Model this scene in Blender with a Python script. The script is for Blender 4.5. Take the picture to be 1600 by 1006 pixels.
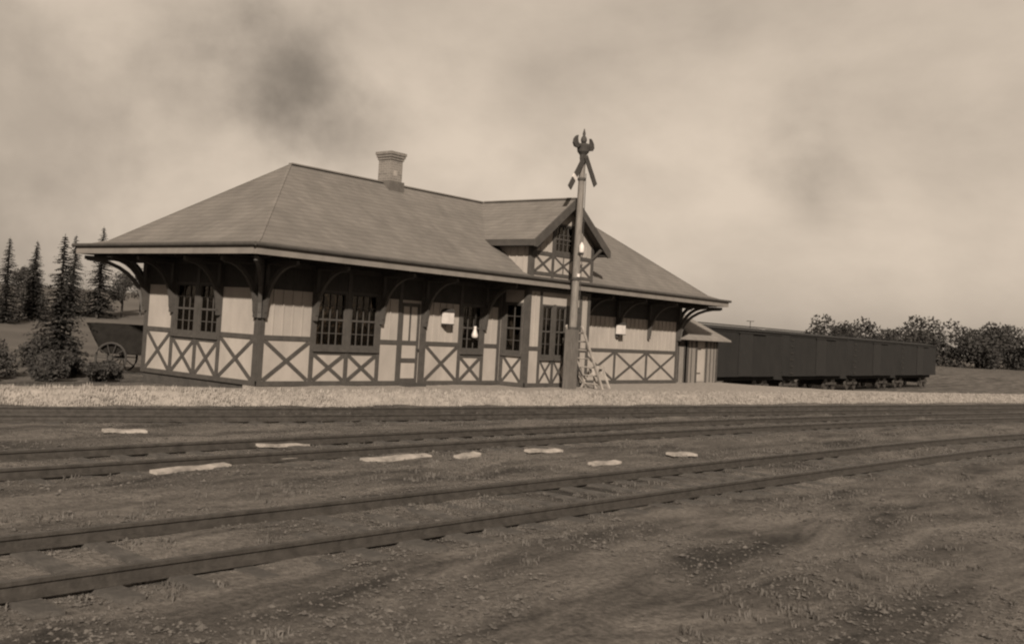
import bpy, bmesh, math, random
from mathutils import Vector, Matrix, noise
random.seed(7)
S = bpy.context.scene
for o in list(bpy.data.objects): bpy.data.objects.remove(o)

# ------------------------------------------------------------------ camera
cd = bpy.data.cameras.new('camera'); cam = bpy.data.objects.new('camera', cd); S.collection.objects.link(cam)
yaw, pit, rol = 0.84771, 0.04297, 0.05904
fw = Vector((math.sin(yaw)*math.cos(pit), math.cos(yaw)*math.cos(pit), math.sin(pit)))
r0 = Vector((math.cos(yaw), -math.sin(yaw), 0)); u0 = r0.cross(fw)
rt = r0*math.cos(rol)+u0*math.sin(rol); up = -r0*math.sin(rol)+u0*math.cos(rol)
M = Matrix((rt, up, -fw)).transposed().to_4x4(); M.translation = Vector((-16.561, -20.128, 1.787))
cam.matrix_world = M
cd.sensor_width = 36; cd.lens = 36.71; cd.shift_x = 0.08; cd.shift_y = -0.0425
cd.clip_start = .1; cd.clip_end = 3000
cd.dof.use_dof = True; cd.dof.focus_distance = 30; cd.dof.aperture_fstop = 6.0
S.camera = cam
S.cycles.filter_width = 2.2
S.render.resolution_x = 1024; S.render.resolution_y = 643

# ------------------------------------------------------------------ light
SUN = Vector((-1.28, -1.15, .9)).normalized()
el = math.asin(SUN.z); az = math.atan2(SUN.x, SUN.y)
w = bpy.data.worlds.new('World'); S.world = w; w.use_nodes = True
nt = w.node_tree; nt.nodes.clear(); N = nt.nodes.new; Lk = nt.links.new
sky = N('ShaderNodeTexSky'); sky.sky_type = 'NISHITA'; sky.sun_disc = False
sky.sun_elevation = el; sky.sun_rotation = az; sky.dust_density = 3.0; sky.air_density = 1.0
bw = N('ShaderNodeRGBToBW'); Lk(sky.outputs[0], bw.inputs[0])
pw = N('ShaderNodeMath'); pw.operation = 'POWER'; pw.inputs[1].default_value = .22; Lk(bw.outputs[0], pw.inputs[0])
tc = N('ShaderNodeTexCoord')
mp = N('ShaderNodeMapping'); mp.inputs['Scale'].default_value = (1, 1, 1.7); mp.inputs['Location'].default_value = (3.1, .4, .2); Lk(tc.outputs['Generated'], mp.inputs[0])
n1 = N('ShaderNodeTexNoise'); n1.inputs['Scale'].default_value = 3.4; n1.inputs['Detail'].default_value = 7; n1.inputs['Roughness'].default_value = .55; n1.inputs['Distortion'].default_value = .15
Lk(mp.outputs[0], n1.inputs['Vector'])
cr = N('ShaderNodeValToRGB'); cr.color_ramp.elements[0].position = .33; cr.color_ramp.elements[1].position = .62
cr.color_ramp.elements[0].color = (.72,)*3+(1,); cr.color_ramp.elements[1].color = (1,)*4
Lk(n1.outputs[0], cr.inputs[0])
mu = N('ShaderNodeMixRGB'); mu.blend_type = 'MULTIPLY'; mu.inputs[0].default_value = 1; Lk(pw.outputs[0], mu.inputs[1]); Lk(cr.outputs[0], mu.inputs[2])
last = mu.outputs[0]
n2 = N('ShaderNodeTexNoise'); n2.inputs['Scale'].default_value = 9; n2.inputs['Detail'].default_value = 6; Lk(tc.outputs['Generated'], n2.inputs['Vector'])
for (px_, py_, size, dark) in ((470, 128, .075, .50), (560, 215, .075, .22), (395, 180, .12, .12), (1232, 205, .055, .30), (1275, 275, .05, .25), (60, 240, .22, .35), (840, 160, .06, .10)):      # smoky patches of cloud
    d_ = (fw + rt*((px_-672)/1631.6) - up*((py_-435)/1631.6)).normalized()
    dt = N('ShaderNodeVectorMath'); dt.operation = 'DISTANCE'; Lk(tc.outputs['Generated'], dt.inputs[0]); dt.inputs[1].default_value = d_
    ad = N('ShaderNodeMath'); ad.operation = 'MULTIPLY_ADD'; Lk(n2.outputs[0], ad.inputs[0]); ad.inputs[1].default_value = size*2.6; Lk(dt.outputs['Value'], ad.inputs[2])
    mr_ = N('ShaderNodeMapRange'); mr_.interpolation_type = 'SMOOTHSTEP'; mr_.inputs['From Min'].default_value = size*1.0; mr_.inputs['From Max'].default_value = size*2.5; mr_.inputs['To Min'].default_value = 1-dark; mr_.inputs['To Max'].default_value = 1; Lk(ad.outputs[0], mr_.inputs[0])
    m3 = N('ShaderNodeMixRGB'); m3.blend_type = 'MULTIPLY'; m3.inputs[0].default_value = 1; Lk(last, m3.inputs[1]); Lk(mr_.outputs[0], m3.inputs[2]); last = m3.outputs[0]
mt = N('ShaderNodeMixRGB'); mt.blend_type = 'MULTIPLY'; mt.inputs[0].default_value = 1; Lk(last, mt.inputs[1]); mt.inputs[2].default_value = (1.0, .838, .675, 1)
bg = N('ShaderNodeBackground'); bg.inputs[1].default_value = .275; Lk(mt.outputs[0], bg.inputs[0])
wo = N('ShaderNodeOutputWorld'); Lk(bg.outputs[0], wo.inputs[0])
ld = bpy.data.lights.new('sun', 'SUN'); ld.energy = 5.0; ld.angle = math.radians(1.2); ld.color = (1, .903, .78)
lo = bpy.data.objects.new('sun', ld); S.collection.objects.link(lo); lo.rotation_euler = SUN.to_track_quat('Z', 'Y').to_euler(); lo.location = (-20, -20, 30)
S.view_settings.view_transform = 'Standard'; S.view_settings.look = 'None'; S.view_settings.exposure = .9; S.view_settings.gamma = 1

# ------------------------------------------------------------------ materials
def sep(v, k=1.0):      # a brown-grey of linear value v
    return (v*1.05, v*(1-.075*k), v*(1-.185*k), 1)
def mat(name, v, v2=None, scale=3.0, rough=.85, bump=.3, bscale=40.0, k=1.0, stretch=(1, 1, 1), spec=.25, metal=0):
    m = bpy.data.materials.new(name); m.use_nodes = True; t = m.node_tree; b = t.nodes['Principled BSDF']
    b.inputs['Roughness'].default_value = rough; b.inputs['Specular IOR Level'].default_value = spec; b.inputs['Metallic'].default_value = metal
    if v2 is None: v2 = v*.72
    c = t.nodes.new('ShaderNodeTexCoord'); mp = t.nodes.new('ShaderNodeMapping'); mp.inputs['Scale'].default_value = stretch
    t.links.new(c.outputs['Object'], mp.inputs[0])
    n = t.nodes.new('ShaderNodeTexNoise'); n.inputs['Scale'].default_value = scale; n.inputs['Detail'].default_value = 8; n.inputs['Roughness'].default_value = .62
    t.links.new(mp.outputs[0], n.inputs['Vector'])
    r = t.nodes.new('ShaderNodeValToRGB'); r.color_ramp.elements[0].position = .33; r.color_ramp.elements[1].position = .66
    r.color_ramp.elements[0].color = sep(v2, k); r.color_ramp.elements[1].color = sep(v, k)
    t.links.new(n.outputs[0], r.inputs[0]); t.links.new(r.outputs[0], b.inputs['Base Color'])
    n2 = t.nodes.new('ShaderNodeTexNoise'); n2.inputs['Scale'].default_value = bscale; n2.inputs['Detail'].default_value = 5
    t.links.new(mp.outputs[0], n2.inputs['Vector'])
    bp = t.nodes.new('ShaderNodeBump'); bp.inputs['Strength'].default_value = bump; bp.inputs['Distance'].default_value = .02
    t.links.new(n2.outputs[0], bp.inputs['Height']); t.links.new(bp.outputs[0], b.inputs['Normal'])
    return m
def nd(t, typ, **kw):
    n = t.nodes.new(typ)
    for k_, v_ in kw.items(): setattr(n, k_, v_)
    return n
def math_(t, op, a, b=None):
    n = nd(t, 'ShaderNodeMath', operation=op)
    for i, x in enumerate((a, b)):
        if x is None: continue
        if isinstance(x, (int, float)): n.inputs[i].default_value = x
        else: t.links.new(x, n.inputs[i])
    return n.outputs[0]

WALL = mat('pale_wall_paint', 0.2150, 0.1700, 1.6, .8, .15, 30, stretch=(1, 1, .5))
TRIM = mat('dark_trim_paint', 0.0426, 0.0295, 5, .7, .2, 30)
FASC = mat('fascia_paint', 0.1271, 0.0943, 2, .7, .2, 20)
DARK = mat('dark_timber', 0.0328, 0.0230, 4, .85, .4, 25)
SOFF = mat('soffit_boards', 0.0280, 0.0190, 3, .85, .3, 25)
BRICK = mat('chimney_brick', 0.1968, 0.1230, 9, .9, .6, 30)
STONE = mat('foundation_stone', 0.0410, 0.0246, 4, .9, .6, 20)
RUST = mat('rail_steel', 0.0574, 0.0328, 8, .5, .3, 30, metal=.4)
TIE = mat('tie_wood', 0.060, 0.026, 6, .9, .6, 30, stretch=(1, 1, 1))
PALEW = mat('pale_weathered_wood', 0.2500, 0.1100, 5, .85, .3, 30)
WHITE = mat('white_enamel', 0.36, 0.29, 5, .5, .05, 20, k=.7)
POLE = mat('pole_paint', 0.115, 0.07, 5, .75, .3, 25, stretch=(3, 3, .6))
POLED = mat('pole_butt', 0.080, 0.052, 5, .85, .4, 25, stretch=(3, 3, .6))
CAR = mat('boxcar_paint', 0.0105, 0.0070, 2.5, .8, .3, 18, stretch=(1, 1, .4))
CARR = mat('boxcar_roof', 0.0123, 0.0090, 3, .85, .3, 18)
LEAFD = mat('fir_foliage', 0.0246, 0.0115, 2.5, .8, .3, 20)
LEAF = mat('leaf_foliage', 0.0369, 0.0164, 2.5, .75, .3, 20)
BRUSH = mat('brush_foliage', 0.0287, 0.0148, 3, .8, .3, 20)
BARK = mat('bark', 0.0410, 0.0246, 5, .95, .8, 25)
GRASS = mat('dry_grass', 0.0697, 0.0410, 3, .85, .2, 30)
INNER = mat('interior_boards', 0.0820, 0.0574, 3, .9, .2, 25)
SHEDR = mat('shed_roof_boards', 0.2050, 0.1394, 4, .85, .4, 25)
SHEDW = mat('shed_wall_boards', 0.1312, 0.0984, 3, .85, .3, 25, stretch=(4, 4, .6))

WAGON = mat('wagon_paint', .013, .008, 4, .9, .3, 25, spec=.04)
def glass():
    m = bpy.data.materials.new('window_glass'); m.use_nodes = True; t = m.node_tree; t.nodes.clear()
    tr = nd(t, 'ShaderNodeBsdfTransparent'); tr.inputs[0].default_value = (.5, .485, .465, 1)
    gl = nd(t, 'ShaderNodeBsdfGlossy'); gl.inputs['Roughness'].default_value = .04; gl.inputs[0].default_value = (.8, .72, .62, 1)
    c = nd(t, 'ShaderNodeTexCoord'); n = nd(t, 'ShaderNodeTexNoise'); n.inputs['Scale'].default_value = 4; t.links.new(c.outputs['Object'], n.inputs['Vector'])
    bp = nd(t, 'ShaderNodeBump'); bp.inputs['Strength'].default_value = .12; bp.inputs['Distance'].default_value = .03; t.links.new(n.outputs[0], bp.inputs['Height']); t.links.new(bp.outputs[0], gl.inputs['Normal'])
    fr = nd(t, 'ShaderNodeFresnel'); fr.inputs[0].default_value = 1.5
    mx = nd(t, 'ShaderNodeMixShader'); t.links.new(fr.outputs[0], mx.inputs[0]); t.links.new(tr.outputs[0], mx.inputs[1]); t.links.new(gl.outputs[0], mx.inputs[2])
    o = nd(t, 'ShaderNodeOutputMaterial'); t.links.new(mx.outputs[0], o.inputs[0])
    return m
GLASS = glass()

def shingles(name, v, rowh=.115, colw=.2):
    m = mat(name, v*1.12, v*.86, 1.1, .9, 0, 30); t = m.node_tree; b = t.nodes['Principled BSDF']
    g = nd(t, 'ShaderNodeNewGeometry'); s = nd(t, 'ShaderNodeSeparateXYZ'); t.links.new(g.outputs['Position'], s.inputs[0])
    zz = math_(t, 'DIVIDE', s.outputs[2], rowh); row = math_(t, 'FLOOR', zz); fr = math_(t, 'FRACT', zz)
    wr = nd(t, 'ShaderNodeTexWhiteNoise', noise_dimensions='1D'); t.links.new(row, wr.inputs['W'])
    uu = math_(t, 'ADD', math_(t, 'DIVIDE', math_(t, 'ADD', s.outputs[0], s.outputs[1]), colw), math_(t, 'MULTIPLY', wr.outputs[0], 7.3))
    cu = math_(t, 'FLOOR', uu)
    cv = nd(t, 'ShaderNodeCombineXYZ'); t.links.new(cu, cv.inputs[0]); t.links.new(row, cv.inputs[1])
    wn = nd(t, 'ShaderNodeTexWhiteNoise', noise_dimensions='3D'); t.links.new(cv.outputs[0], wn.inputs['Vector'])
    base = b.inputs['Base Color'].links[0].from_socket
    mr = nd(t, 'ShaderNodeMapRange'); mr.inputs['To Min'].default_value = .92; mr.inputs['To Max'].default_value = 1.08; t.links.new(wn.outputs[0], mr.inputs[0])
    mm = nd(t, 'ShaderNodeMixRGB', blend_type='MULTIPLY'); mm.inputs[0].default_value = 1; t.links.new(base, mm.inputs[1]); t.links.new(mr.outputs[0], mm.inputs[2])
    course_shade = nd(t, 'ShaderNodeMapRange'); course_shade.inputs['From Min'].default_value = .0; course_shade.inputs['From Max'].default_value = .3; course_shade.inputs['To Min'].default_value = .74; course_shade.inputs['To Max'].default_value = 1.04; t.links.new(fr, course_shade.inputs[0])  # shadow line along each course, put into the shingle colour
    mb_ = nd(t, 'ShaderNodeMixRGB', blend_type='MULTIPLY'); mb_.inputs[0].default_value = 1; t.links.new(mm.outputs[0], mb_.inputs[1]); t.links.new(course_shade.outputs[0], mb_.inputs[2])
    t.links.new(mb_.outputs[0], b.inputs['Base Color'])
    h = math_(t, 'ADD', math_(t, 'SUBTRACT', 1.0, fr), math_(t, 'MULTIPLY', wn.outputs[0], .5))
    bp = b.inputs['Normal'].links[0].from_node; bp.inputs['Strength'].default_value = .07; bp.inputs['Distance'].default_value = .015
    t.links.new(h, bp.inputs['Height'])
    return m
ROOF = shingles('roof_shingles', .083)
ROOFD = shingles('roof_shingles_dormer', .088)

def ground_mat():
    m = bpy.data.materials.new('yard_ground'); m.use_nodes = True; t = m.node_tree; b = t.nodes['Principled BSDF']; b.inputs['Roughness'].default_value = .95; b.inputs['Specular IOR Level'].default_value = .1
    g = nd(t, 'ShaderNodeNewGeometry'); s = nd(t, 'ShaderNodeSeparateXYZ'); t.links.new(g.outputs['Position'], s.inputs[0])
    def nz(sc, det=8, st=(1, 1, 1), ro=.6, dist=0):
        mp = nd(t, 'ShaderNodeMapping'); mp.inputs['Scale'].default_value = st; mp.inputs['Rotation'].default_value = (0, 0, .12); t.links.new(g.outputs['Position'], mp.inputs[0])
        n = nd(t, 'ShaderNodeTexNoise'); n.inputs['Scale'].default_value = sc; n.inputs['Detail'].default_value = det; n.inputs['Roughness'].default_value = ro; n.inputs['Distortion'].default_value = dist
        t.links.new(mp.outputs[0], n.inputs['Vector']); return n.outputs[0]
    def ramp(x, p0, c0, p1, c1):
        r = nd(t, 'ShaderNodeValToRGB'); e = r.color_ramp.elements; e[0].position = p0; e[1].position = p1; e[0].color = c0; e[1].color = c1; t.links.new(x, r.inputs[0]); return r.outputs[0]
    a = ramp(nz(1.1, 9, (.35, 1.2, 1), .68, .6), .36, sep(.026), .63, sep(.100))      # cinders and thin grass, drawn out along the tracks
    fine = ramp(nz(17, 8, (1, 1, 1), .8), .32, (.45, .45, .45, 1), .68, (1.6, 1.6, 1.6, 1))
    m1 = nd(t, 'ShaderNodeMixRGB', blend_type='MULTIPLY'); m1.inputs[0].default_value = 1; t.links.new(a, m1.inputs[1]); t.links.new(fine, m1.inputs[2])
    # far dry field up the slope beyond the depot
    q = math_(t, 'SUBTRACT', s.outputs[1], math_(t, 'MULTIPLY', s.outputs[0], .5))
    qf = nd(t, 'ShaderNodeMapRange'); qf.inputs['From Min'].default_value = 10; qf.inputs['From Max'].default_value = 20; t.links.new(q, qf.inputs[0])
    fld = ramp(nz(.25, 6, (1, 1, 1)), .3, sep(.055), .7, sep(.085))
    m2 = nd(t, 'ShaderNodeMixRGB'); t.links.new(qf.outputs[0], m2.inputs[0]); t.links.new(m1.outputs[0], m2.inputs[1]); t.links.new(fld, m2.inputs[2])
    t.links.new(m2.outputs[0], b.inputs['Base Color'])
    bp = nd(t, 'ShaderNodeBump'); bp.inputs['Strength'].default_value = .9; bp.inputs['Distance'].default_value = .05
    t.links.new(nz(14, 6, (1, 1, 1), .7), bp.inputs['Height']); t.links.new(bp.outputs[0], b.inputs['Normal'])
    return m
GROUND = ground_mat()
GRAVEL = mat('platform_gravel', .205, .145, 7, .95, 1.0, 40, stretch=(.5, 1.0, 1), spec=.1)

# ------------------------------------------------------------------ mesh helpers
class MB:
    def __init__(s): s.v = []; s.f = []
    def add(s, vs, fs):
        n = len(s.v); s.v += [tuple(p) for p in vs]; s.f += [tuple(n+i for i in f) for f in fs]; return s
    def box(s, x0, x1, y0, y1, z0, z1):
        return s.add([(x, y, z) for z in (z0, z1) for y in (y0, y1) for x in (x0, x1)],
                     [(0, 2, 3, 1), (4, 5, 7, 6), (0, 1, 5, 4), (2, 6, 7, 3), (0, 4, 6, 2), (1, 3, 7, 5)])
    def beam(s, a, b, wd, th, n=(0, 0, 1)):
        """rectangular bar a->b; th is its size along n, wd across"""
        a, b = Vector(a), Vector(b); d = (b-a).normalized(); n = Vector(n); n = (n-d*n.dot(d)).normalized(); c = d.cross(n)
        p = []
        for q in (a, b):
            for i, j in ((-1, -1), (1, -1), (1, 1), (-1, 1)): p.append(q+c*(wd/2*i)+n*(th/2*j))
        return s.add(p, [(0, 3, 2, 1), (4, 5, 6, 7), (0, 1, 5, 4), (1, 2, 6, 5), (2, 3, 7, 6), (3, 0, 4, 7)])
    def tube(s, pts, rads, seg=10, cap=True):
        n0 = len(s.v); pts = [Vector(p) for p in pts]
        if not isinstance(rads, (list, tuple)): rads = [rads]*len(pts)
        for i, p in enumerate(pts):
            d = (pts[min(i+1, len(pts)-1)]-pts[max(i-1, 0)]).normalized()
            a = Vector((0, 0, 1)) if abs(d.z) < .9 else Vector((1, 0, 0))
            x = d.cross(a).normalized(); y = d.cross(x)
            for k in range(seg):
                t = 2*math.pi*k/seg; s.v.append(tuple(p+(x*math.cos(t)+y*math.sin(t))*rads[i]))
        for i in range(len(pts)-1):
            for k in range(seg):
                k2 = (k+1) % seg; s.f.append((n0+i*seg+k, n0+i*seg+k2, n0+(i+1)*seg+k2, n0+(i+1)*seg+k))
        if cap:
            s.f.append(tuple(n0+k for k in range(seg))[::-1]); s.f.append(tuple(n0+(len(pts)-1)*seg+k for k in range(seg)))
        return s
    def prism(s, poly, ax, a, b):
        """extrude a 2-D polygon along axis ax from a to b; poly coords are the other two axes in order"""
        def P(q, t):
            l = list(q); l.insert(ax, t); return tuple(l)
        n = len(poly); vs = [P(q, a) for q in poly]+[P(q, b) for q in poly]
        fs = [tuple(range(n)), tuple(range(2*n-1, n-1, -1))]+[(i, n+i, n+(i+1) % n, (i+1) % n) for i in range(n)]
        return s.add(vs, fs)
    def mesh(s, name, m, smooth=False):
        me = bpy.data.meshes.new(name); me.from_pydata(s.v, [], s.f)
        bm = bmesh.new(); bm.from_mesh(me); bmesh.ops.recalc_face_normals(bm, faces=bm.faces); bm.to_mesh(me); bm.free()
        me.materials.append(m)
        if smooth:
            for p in me.polygons: p.use_smooth = True
        return me
def put(name, mb, m, parent=None, loc=None, rz=0, smooth=False, raw=False):
    if raw:
        me = bpy.data.meshes.new(name); me.from_pydata(mb.v, [], mb.f); me.materials.append(m)
    else: me = mb.mesh(name, m, smooth)
    o = bpy.data.objects.new(name, me); S.collection.objects.link(o)
    if parent: o.parent = parent
    if loc: o.location = loc
    o.rotation_euler.z = rz
    return o
def tag(o, label, cat, group=None):
    o['label'] = label; o['category'] = cat
    if group: o['group'] = group
    return o
def empty(name, loc, rz=0):
    o = bpy.data.objects.new(name, None); S.collection.objects.link(o); o.location = loc; o.rotation_euler.z = rz; o.empty_display_size = .3; return o
def copy_tree(o, parent=None):
    c = o.copy(); S.collection.objects.link(c)
    if parent: c.parent = parent
    for ch in [k for k in bpy.data.objects if k.parent == o and k != c]: copy_tree(ch, c)
    return c
def sm(x, a, b):
    t = max(0, min(1, (x-a)/(b-a))); return t*t*(3-2*t)
def interp(x, pts):
    if x <= pts[0][0]: i = 0
    elif x >= pts[-1][0]: i = len(pts)-2
    else: i = max(k for k in range(len(pts)-1) if pts[k][0] <= x)
    a, b = pts[i], pts[i+1]; t = (x-a[0])/(b[0]-a[0]); return tuple(a[k]+(b[k]-a[k])*t for k in range(1, len(a)))

# ------------------------------------------------------------------ ground and platform
GZ = -.30
PST = [(-40, 7.0, 9.4), (-16, 2.2, 4.2), (-9, .35, 2.1), (-5.6, -.72, 1.0), (-2.75, -1.45, 1.0), (-1.45, -1.83, .3), (-.4, -2.02, .0), (0, -2.1, .5), (6.2, -3.2, .5), (21.3, -5.45, .5), (22.2, -5.6, 3.2),
       (25.4, -6.15, 3.0), (26.0, -6.25, -.8), (28, -6.6, -3.0), (34, -7.7, -5.3), (60, -13.2, -11)]
def gh(x, y):
    d = math.hypot(x+16.6, y+20.1); z = GZ
    q = y-.5*x
    z += 3.6*sm(d, 42, 125)*sm(q, 6, 34)
    if x > 24 and d < 140: z -= .62*sm(x, 25.5, 29)*sm(y-interp(x, PST)[1], .3, 3)*(1-sm(x, 90, 110))*(1-sm(y, 12, 24))
    if d < 70:
        k = 1-sm(d, 45, 70)
        z += k*.05*noise.noise(Vector((x*.45, y*.7, 0)))+k*.03*noise.noise(Vector((x*1.7, y*1.9, 5)))
        if y < -7 or d < 20: z += .02*noise.noise(Vector((x*5, y*5, 9)))
    return z
def axis(lo, hi, c0, c1, fine, grow=1.16):
    a = []; x = c0
    while x < c1: a.append(x); x += fine
    st = fine; x = a[-1]; r = []
    while x < hi: st *= grow; x += st; r.append(x)
    st = fine; x = c0; l = []
    while x > lo: st *= grow; x -= st; l.append(x)
    return l[::-1]+a+r
xs = axis(-1200, 1500, -18, 28, .2); ys = axis(-500, 1500, -18, 6, .16)
g = MB(); nx = len(xs)
for y in ys:
    for x in xs: g.v.append((x, y, gh(x, y)))
for j in range(len(ys)-1):
    for i in range(nx-1): g.f.append((j*nx+i, j*nx+i+1, (j+1)*nx+i+1, (j+1)*nx+i))
o = put('ground', g, GROUND, smooth=True, raw=True); o['kind'] = 'structure'
for p in o.data.polygons: p.use_smooth = True

pl = MB(); cols = 420; rows = 26
for i in range(cols+1):
    x = -30+88*i/cols; yf, yb = interp(x, PST); wv = .10*noise.noise(Vector((x*.8, 3, 0)))+.05*noise.noise(Vector((x*2.6, 8, 0)))
    yf += wv; yb += .22*noise.noise(Vector((x*.9, 17, 0)))+.1*noise.noise(Vector((x*3, 21, 0)))
    for j in range(rows+1):
        t = j/rows; t = .5*t+.5*t*t; y = yf+(yb-yf)*t
        z = -.34+.34*sm(y-yf, 0, .7)
        if x < -.1 or x > 25.5: z = min(z, -.34+.34*sm(yb-y, 0, .45))
        z += .012*noise.noise(Vector((x*3, y*3, 1)))
        z += .018*noise.noise(Vector((x*.6, y*.9, 4)))-.01
        pl.v.append((x, y, z))
for i in range(cols):
    for j in range(rows): a = i*(rows+1)+j; pl.f.append((a, a+rows+1, a+rows+2, a+1))
o = put('platform', pl, GRAVEL, smooth=True); o['kind'] = 'structure'

# ------------------------------------------------------------------ the depot
L, W, OV, HE = 21.375, 4.93, 1.4, 3.35
dep = empty('railway_depot', (0, 0, 0))
tag(dep, 'long pale wooden railway depot with dark cross braced trim, wide eaves and a gabled dormer', 'station')
A = dep
put('foundation', MB().box(.03, L-.03, .03, W-.03, -.45, .03), STONE, A)
put('foundation', MB().box(9.73, 13.17, -1.02, .0, -.2, .03), STONE, A)
def wall_piece(mb, p, u, n, length, z0, z1, holes=(), th=.12):
    """wall whose OUTER face passes through p, running along u, outward n"""
    p, u, n = Vector(p), Vector(u), Vector(n)
    us = sorted({0, length}|{h[0] for h in holes}|{h[1] for h in holes}); zs = sorted({z0, z1}|{h[2] for h in holes}|{h[3] for h in holes})
    for i in range(len(us)-1):
        for j in range(len(zs)-1):
            cu, cz = (us[i]+us[i+1])/2, (zs[j]+zs[j+1])/2
            if any(h[0] < cu < h[1] and h[2] < cz < h[3] for h in holes): continue
            a = p+u*us[i]-n*th; b = p+u*us[i+1]
            mb.box(min(a.x, b.x), max(a.x, b.x), min(a.y, b.y), max(a.y, b.y), zs[j], zs[j+1])
def on(p, u, n, uu, z, out=0.): return Vector(p)+Vector(u)*uu+Vector(n)*out+Vector((0, 0, z))
FR = ((0, 0, 0), (1, 0, 0), (0, -1, 0)); LF = ((0, W, 0), (0, -1, 0), (-1, 0, 0)); BK = ((L, W, 0), (-1, 0, 0), (0, 1, 0)); RG = ((L, 0, 0), (0, 1, 0), (1, 0, 0))
BF = ((9.7, -1.05, 0), (1, 0, 0), (0, -1, 0)); BL = ((9.7, 0, 0), (0, -1, 0), (-1, 0, 0)); BR = ((13.2, -1.05, 0), (0, 1, 0), (1, 0, 0))
DF = ((9.75, -1.05, 0), (1, 0, 0), (0, -1, 0))
ZT = 3.19
# openings: (u0, u1, z0, z1, columns, rows)
fwin = [(1.84, 2.95, .96, 2.5, 4, 4), (3.1, 4.16, .96, 2.5, 4, 4), (7.80, 8.78, .99, 2.45, 3, 4)]
fdoor = (5.12, 5.92, .03, 2.35)
lwin = [(W-3.53, W-2.62, 1.12, 2.5, 3, 4), (W-2.48, W-1.63, 1.12, 2.5, 3, 4)]
bwin = [(.76, 1.40, .9, 2.6, 2, 4), (1.50, 2.14, .9, 2.6, 2, 4), (2.24, 2.88, .9, 2.6, 2, 4)]
kwin = [(L-3.0, L-1.2, 1.15, 2.3, 3, 2), (L-13, L-12, 1.1, 2.3, 3, 2)]
wl = MB()
wall_piece(wl, (0, 0, 0), (1, 0, 0), (0, -1, 0), 9.7, 0, ZT, [x[:4] for x in fwin]+[fdoor])
wall_piece(wl, (13.2, 0, 0), (1, 0, 0), (0, -1, 0), L-13.2, 0, ZT)
wall_piece(wl, *LF[:1], *LF[1:], W, 0, ZT, [x[:4] for x in lwin])
wall_piece(wl, *BK, L, 0, ZT, [x[:4] for x in kwin]); wall_piece(wl, *RG, W, 0, ZT)
def battens(mb, F, u0, u1, z0, z1, step=.30):
    n = max(1, round((u1-u0)/step))
    for i in range(1, n):
        c = u0+(u1-u0)*i/n
        a, b = on(*F, c, z0, .012), on(*F, c, z1, .012); mb.beam(a, b, .045, .024, F[2])
for a, b in ((.1, 1.7), (4.3, 5.0), (6.2, 7.66), (8.92, 9.64), (13.2, 21.3)): battens(wl, FR, a, b, 1.26, 2.40)
put('wall', wl, WALL, A)
bw_ = MB()
wall_piece(bw_, (9.7, -1.05, 0), (1, 0, 0), (0, -1, 0), 3.5, 0, ZT, [x[:4] for x in bwin])
wall_piece(bw_, (9.7, 0, 0), (0, -1, 0), (-1, 0, 0), 1.05, 0, ZT, [(.2, .88, .99, 2.6)]); wall_piece(bw_, (13.2, -1.05, 0), (0, 1, 0), (1, 0, 0), 1.05, 0, ZT, [(.17, .85, .99, 2.6)])
battens(bw_, BF, .14, .62, 1.26, 3.0, .24); battens(bw_, BF, 3.02, 3.4, 1.26, 3.0, .2)
put('bay_wall', bw_, WALL, A)
put('floor', MB().box(.12, L-.12, .12, W-.12, .03, .06), INNER, A)
put('partition', MB().box(5.0, 5.1, .13, W-.13, .06, 3.18), INNER, A)
put('partition', MB().box(13.9, 14.0, .13, W-.13, .06, 3.18), INNER, A)

def window(F, h, sill=True, th=.12):
    u0, u1, z0, z1, nc, nr = h; fm = MB(); t = .055
    def bar(a, b, wd, d0, d1):   # bar in wall plane between outs d0..d1
        m = (d0+d1)/2; fm.beam(on(*F, a[0], a[1], m), on(*F, b[0], b[1], m), wd, abs(d1-d0), F[2])
    fm_ = fm
    bar((u0+t/2, z0), (u0+t/2, z1), t, -.09, .02); bar((u1-t/2, z0), (u1-t/2, z1), t, -.09, .02)
    bar((u0+t, z1-t/2), (u1-t, z1-t/2), t, -.09, .018); bar((u0+t, z0+t/2), (u1-t, z0+t/2), t, -.09, .018)
    o = put('window', fm, TRIM, A)
    sa = MB()
    def sb(a, b, wd, d): sa.beam(on(*F, a[0], a[1], d), on(*F, b[0], b[1], d), wd, .03, F[2])
    mid = (z0+z1)/2; a0, a1 = u0+t, u1-t
    sb((a0, mid), (a1, mid), .05, -.035); sb((a0, z1-t-.02), (a1, z1-t-.02), .04, -.034); sb((a0, z0+t+.03), (a1, z0+t+.03), .06, -.034)
    for i in range(1, nc): x = a0+(a1-a0)*i/nc; sb((x, z0+t), (x, z1-t), .02, -.038)
    for j in range(1, nr):
        if j*2 == nr: continue
        z = z0+t+(z1-z0-2*t)*j/nr; sb((a0, z), (a1, z), .02, -.041)
    put('sash', sa, TRIM, o)
    gp = MB(); gp.beam(on(*F, a0, (z0+z1)/2, -.052), on(*F, a1, (z0+z1)/2, -.052), z1-z0-2*t, .004, F[2]); put('pane', gp, GLASS, o)
    if sill:
        sl = MB(); sl.beam(on(*F, u0-.06, z0-.035, .03), on(*F, u1+.06, z0-.035, .03), .07, .1, F[2]); put('sill', sl, TRIM, o)
    return o
for h in fwin: window(FR, h)
for h in lwin: window(LF, h)
for h in bwin: window(BF, h)
for h in kwin: window(BK, h)
window(BL, (.2, .88, .99, 2.6, 2, 4)); window(BR, (.17, .85, .99, 2.6, 2, 4))

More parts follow.
